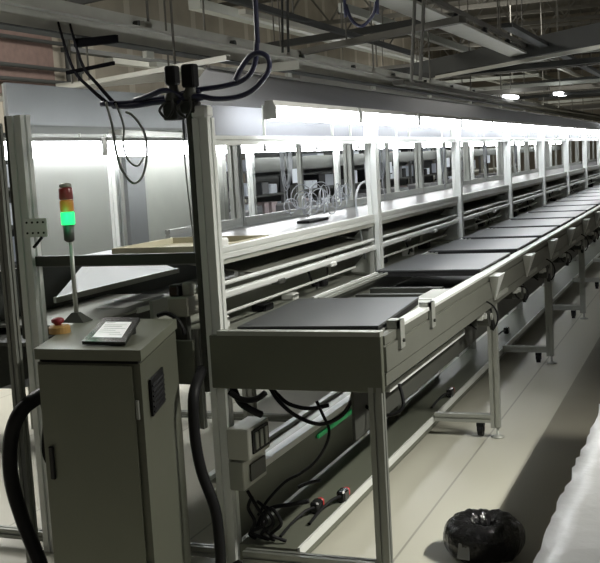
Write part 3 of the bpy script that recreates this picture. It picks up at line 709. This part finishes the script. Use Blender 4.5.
hd = thing('added_glow_hood', (-2.3, 4.0, 1.9), 'long sloping blue-grey hood added behind the front tube lights to catch their glow', 'hood')  # hood added to imitate the bloom around the tubes
MB().add([(-1.875,3.60,1.66),(-1.875,YEND,1.66),(-1.885,YEND,1.80),(-1.885,3.60,1.80),(-2.60,YEND,2.10),(-2.60,5.3,2.10)],
         [(3,2,4,5)]).build('sloping_panel', M['glow_panel'], hd)
MB().box(-1.885,-1.875,3.60,YEND,1.66,1.80).build('back_plate', M['glow_hood_dk'], hd)
MB().prof((-2.60,5.3,2.09),(-2.60,YEND,2.09), .04).build('upper_rail', M['beam'], hd)
for k in range(1,NB): MB().bar((XC,Y0+S*k,1.70),(XC,Y0+S*k,2.08), .03,.03).build('support', M['alu_dark'], hd)
t = overhead('cable_tray', (-3.0,5,3.12), (-3.0,20,3.12), .34, .03, M['gal'], 'broad pale cable tray overhead at upper right', 'cable tray')
MB().bar((-2.86,5,3.24), (-2.86,22,3.24), .05, .06).build('tray_rail', M['beam'], t)
for i in range(7):
    MB().lathe((-2.86, 9.2+i*1.7, 3.13), [(.03,0),(.045,.01),(.04,.06),(.01,.08)], 12).build('lamp_hook', M['black'], t)
overhead('air_duct', (-6.2,21.2,3.2), (-.6,15.6,3.2), .35, .30, M['beam_dk'], 'dark rectangular air duct crossing overhead at upper right', 'duct')
overhead('pipe', (-6.2,21.0,3.0), (-.6,15.4,3.0), .06, .06, M['gal'], 'pale pipe running under the dark air duct', 'pipe')
overhead('pipe', (-6.6,8.2,2.26), (-3.0,6.45,2.27), .035, .035, M['gal'], 'thin pale pipe crossing at upper left above the partition', 'pipe')
overhead('pipe', (-6.0,8.9,2.42), (-3.2,8.3,2.36), .06, .07, M['gal'], 'pale square pipe behind the dark cable bundle', 'pipe')
overhead('ceiling_beam', (-6.2,14.0,3.2), (-2.9,12.8,3.2), .09, .09, M['beam_dk'], 'dark crossbeam overhead at top centre, farther one', 'beam')
overhead('ceiling_beam', (-5.6,12.9,2.9), (-2.4,10.9,2.92), .10, .07, M['beam'], 'brown-grey crossbeam overhead at top centre, nearer one', 'beam')
overhead('ceiling_beam', (-6.2,8.4,3.05), (-4.7,7.9,3.05), .07, .05, M['beam_dk'], 'short dark beam crossing at top left', 'beam')
m = MB(); m.bar((-4.19,6.47,2.475),(-3.85,6.47,2.475), .04, .055); m.box(-4.19,-4.15,6.45,6.49,2.475,2.506); tag(m.build('black_bracket', M['black_matt']), 'short black bracket under the pale cable channel at upper left', 'bracket')
o = MB().bar((-3.03,4.58,2.065),(-2.75,4.58,2.09), .015, .018).build('cable_tie_bar', M['black_matt']); tag(o, 'thin black bar crossing the two hanging cables', 'bracket')
cable_thing('hanging_cable', [[(-2.70,8.0,5.6),(-2.69,8.0,2.90),(-2.678,8.0,2.757),(-2.635,8.0,2.637),(-2.555,8.0,2.583),(-2.462,8.0,2.658),(-2.43,8.0,2.754),(-2.42,8.0,2.9),(-2.42,8.0,5.6)]], .014, M['bluecable'], 'dark blue cable hanging in a U loop at top centre')
for i, (x, y, lab) in enumerate(((-3.64, 9.0, 'left of the two parallel black drop rods at top centre'), (-3.585, 9.0, 'right of the two parallel black drop rods at top centre'))):
    tag(MB().rod((x,y,2.55),(x+.25,y,ZC), .012, 8).build('drop_rod', M['beam_dk']), lab, 'rod')
for i, (x, y, lab) in enumerate(((-2.45, 9.0, 'left drop rod beside the pale cable tray'), (-2.37, 9.0, 'right drop rod beside the pale cable tray'))):
    tag(MB().rod((x,y,2.2),(x+.09,y,3.2), .016, 8).build('drop_rod', M['beam']), lab, 'rod')
# far tangle of pipes and lamps: individually placed
n_ = 0
for i in range(26):
    y = 19+i*1.1+random.uniform(-.3,.3); z = random.uniform(2.35, 3.7)+.02*i; x0 = random.uniform(-9,-5); x1 = x0+random.uniform(3,7)
    o = MB().bar((x0,y+random.uniform(-.3,.9),z),(min(x1,1),y,z), random.uniform(.06,.13), random.uniform(.05,.11)).build('ceiling_pipe', random.choice([M['beam'],M['gal'],M['beam_dk'],M['beam'],M['sheet'],M['beam_dk']]))
    tag(o, 'distant service pipe crossing under the far ceiling', 'pipe', 'distant crossing pipes')
for i in range(14):
    x = -10+i*.75; z = random.uniform(2.5, 4.6)
    o = MB().bar((x,14,z),(x,46,z+.1), random.uniform(.06,.2), random.uniform(.05,.14)).build('ceiling_pipe', random.choice([M['beam'],M['gal'],M['beam_dk'],M['sheet']]))
    tag(o, 'distant lengthwise service run under the far ceiling', 'pipe', 'distant lengthwise runs')
for i, (x, y, z) in enumerate(((-3.9,22,2.62),(-3.3,25,2.75),(-2.2,26,2.55),(-1.3,27,2.85),(-1.0,30,2.95),(-.6,28,2.7),(-6.0,20,2.5),(-7.5,22,2.5))):
    t = thing('distant_lamp', (x,y,z), 'small bright ceiling lamp in the far distance', 'lamp', 'distant ceiling lamps')
    MB().bbox(x-.10,x+.10,y-.4,y+.4,z,z+.06,.01).build('diffuser', M['tube_far'], t)
    MB().rod((x,y,z+.06),(x,y,ZC), .008, 6).build('hanger_rod', M['beam'], t)
# roof trusses across the hall
for i in range(8):
    y = 9+i*5.2; t = thing('roof_truss', (-2, y, 5.2), 'dark steel roof truss, %s from the near end' % ORD[i], 'truss')
    m = MB(); m.bar((XW,y,5.6),(9,y,5.6), .12,.12); m.bar((XW,y,6.6),(9,y,6.6), .12,.12)
    for j in range(14): m.bar((XW+1.5*j,y,5.6),(XW+1.5*(j+.5),y,6.6), .05,.05); m.bar((XW+1.5*(j+.5),y,6.6),(XW+1.5*(j+1),y,5.6), .05,.05)
    m.build('steelwork', M['beam'], t)

# brown pipework on the far left wall (upper-left corner of the view)
t = thing('wall_pipework', (XW+.3, 17, 3.2), 'brown frame with dark pipes on the far wall at upper left', 'pipework')
MB().box(XW, XW+.08, 14.5, 17.6, 3.1, 4.4).build('brown_panel', M['brick'], t)
m = MB()
for yy in (15.2, 17.9, 18.3): m.rod((XW+.2,yy,3.0),(XW+.2,yy,4.6), .05, 8)
for zz in (3.35, 3.6, 4.1): m.rod((XW+.2,14.5,zz),(XW+.2,18.4,zz), .04, 8)
m.build('dark_pipe', M['beam_dk'], t)
def windowgrid(n, x0, x1, y, z0, z1):
    o = struct('window_%d' % n, MB().box(x0, x1, y-.04, y-.02, z0, z1), M['wall'])
    m = MB()
    for i in range(7): x = x0+(x1-x0)*i/6; m.box(x-.04, x+.04, y-.1, y-.03, z0, z1)
    for i in range(4): z = z0+(z1-z0)*i/3; m.box(x0, x1, y-.1, y-.03, z-.04, z+.04)
    m.build('window_frame', M['beam'], o)
windowgrid(1, -10.5, -6.6, YE, 5.2, 7.3); windowgrid(2, -6.2, -1.5, YE, 5.2, 7.3)

# ------------------------------------------------------------------ background lines and racks
def rack(x, y, lab, seedn, w=.7, L=1.9, H=2.0):
    random.seed(seedn)
    t = thing('storage_rack', (x, y, 0), lab, 'rack')
    for dx in (0, w):
        for dy in (0, L): MB().bar((x+dx,y+dy,0),(x+dx,y+dy,H), .05, .05).build('upright', M['clutter'], t)
    for z in (.35, .8, 1.15, 1.48, 1.85):
        MB().box(x-.02, x+w+.02, y-.02, y+L+.02, z-.03, z).build('shelf', M['sheet_dk'], t)
    MB().box(x-.01, x, y, y+L, .3, H).build('back_sheet', M['sheet_dk'], t)
    for z in (.35, .8, 1.15, 1.48):
        yy = y+.06
        while yy < y+L-.3:
            b_ = random.uniform(.14,.30); hh = random.uniform(.12,.24)
            if random.random() < .72:
                o = MB().bbox(x+w-.36, x+w-.04, yy, yy+b_, z, z+hh, .01)
                mm = random.choice([M['bin'],M['bin'],M['clutter'],M['black'],M['bin_pink']])
                o = o.build('storage_bin', mm)
                tag(o, 'small bin on a background shelf, half hidden behind the line', 'bin', 'bins on the background racks')
            yy += b_+random.uniform(.03,.12)
    return t
for i in range(9):
    rack(-6.4, 7.4+i*2.25, 'dark storage rack with bins behind the line, %s from the near end' % ORD[i], 20+i)
for i in range(2):
    rack(-6.7, 4.9+i*2.2-1.8, 'rack with pinkish bins seen at the left edge, %s one' % ('nearer','farther')[i], 50+i)
random.seed(3)
# machines between line and rack
for i in range(9):
    y = 8.2+i*2.05
    t = thing('machine_head', (-4.9, y, 0), 'grey assembly machine with a pale monitor behind the posts, %s from the near end' % ORD[i], 'machine')
    MB().bbox(-5.2,-4.75,y,y+.6,0,1.05,.02).build('machine_body', M['clutter'], t)
    MB().bbox(-5.05,-4.98,y+.2,y+.26,1.05,1.3,.005).build('neck', M['sheet_dk'], t)
    mo = MB().bbox(-5.03,-4.97,y+.05,y+.42,1.28,1.5,.01).build('monitor', M['black'], t)
    if i % 2 == 0: MB().box(-4.97,-4.967,y+.07,y+.40,1.30,1.48).build('monitor_face', M['bin'], mo)
# second production line far behind, lamps only as things plus its frame
fl = thing('distant_line_frame', (-7.6, 5, 0), 'distant pale production line frame behind the racks', 'workstation')
MB().box(-8.3,-7.6,3,44,.85,.92).build('bench_top', M['sheet'], fl)
MB().bar((-7.6,3,1.72),(-7.6,44,1.72), .05,.05).build('head_rail', M['alu'], fl)
for k in range(20): MB().bar((-7.6,3.2+k*2.1,0),(-7.6,3.2+k*2.1,1.9), .06,.06).build('post', M['alu'], fl)
ba = make_lamp(-7.6, 5.0, 1.95, True, br=(-.02, 0))
for i in range(14):
    t = ba if i == 0 else dup(ba, (-7.6, 5.0+1.9*i, 1.95))
    t['label'] = 'distant tube light over the line behind the racks, %s along' % ORD[i]; t['group'] = 'tube lights of the distant line'
# lamp glimpsed at the far left edge
t = thing('round_lamp', (-4.95,6.0,0), 'round bright lamp on a pole at the far left edge behind the posts', 'lamp')
MB().lathe((-4.95, 6.0, 1.70), [(.02,0),(.05,.012),(.055,.05),(.03,.07)], 16).build('globe', M['tube_far'], t, True)
MB().rod((-4.95,6.0,.01),(-4.95,6.0,1.70), .015, 8).build('pole', M['alu_dark'], t)
MB().lathe((-4.95,6.0,0), [(.15,0),(.15,.01),(.02,.02)], 16).build('base', M['alu_dark'], t)

# ------------------------------------------------------------------ lights
def area(name, loc, rot, sx, sy_, e, col=(1,.98,.93)):
    l = bpy.data.lights.new(name, 'AREA'); l.shape = 'RECTANGLE'; l.size = sx; l.size_y = sy_; l.energy = e; l.color = col
    o = bpy.data.objects.new(name, l); C.objects.link(o); o.location = loc; o.rotation_euler = rot; return o
# unseen area lamps added as ambient fill for the hall
for i, (x, y, e) in enumerate(((-8,8,260),(-8,16,400),(4,20,110),(-6,28,500),(-8,40,500))):
    area('hall_fill', (x,y,5.3), (0,0,0), 3, 3, e)
    area('ceiling_fill', (x,y,4.2), (PI,0,0), 3, 3, e*.28)  # added upward fill that brightens the ceiling
area('near_fill', (.5,-2.5,4.2), (math.radians(35),0,math.radians(15)), 1.5, 1.5, 20)  # added fill from behind the camera
al = area('aisle_light', (1.9,4.1,3.75), (0,math.radians(36),0), .12, 1.1, 46, (1,.98,.88)); al.data.spread = math.radians(70)
area('left_floor_fill', (-3.6,4.2,2.9), (0,0,0), .3, 1.2, 26)  # added lamp that brightens the floor left of the cabinet
area('rear_floor_fill', (-5.3,5.4,2.6), (0,0,0), .4, 2.5, 110)  # added lamp that brightens the floor and racks past the partition
pl = bpy.data.lights.new('green_glow', 'POINT'); pl.energy = .12; pl.color = (.05,1,.4); pl.shadow_soft_size = .03
po = bpy.data.objects.new('green_glow', pl); C.objects.link(po); po.location = (-2.24, 3.29, 1.40)

w = bpy.data.worlds.new('world'); bpy.context.scene.world = w; w.use_nodes = True
w.node_tree.nodes['Background'].inputs[0].default_value = (.5,.52,.5,1); w.node_tree.nodes['Background'].inputs[1].default_value = .05
sc = bpy.context.scene
sc.view_settings.view_transform = 'Standard'; sc.view_settings.look = 'None'; sc.view_settings.exposure = 0
for o in bpy.data.objects:
    if '_o' in o: del o['_o']
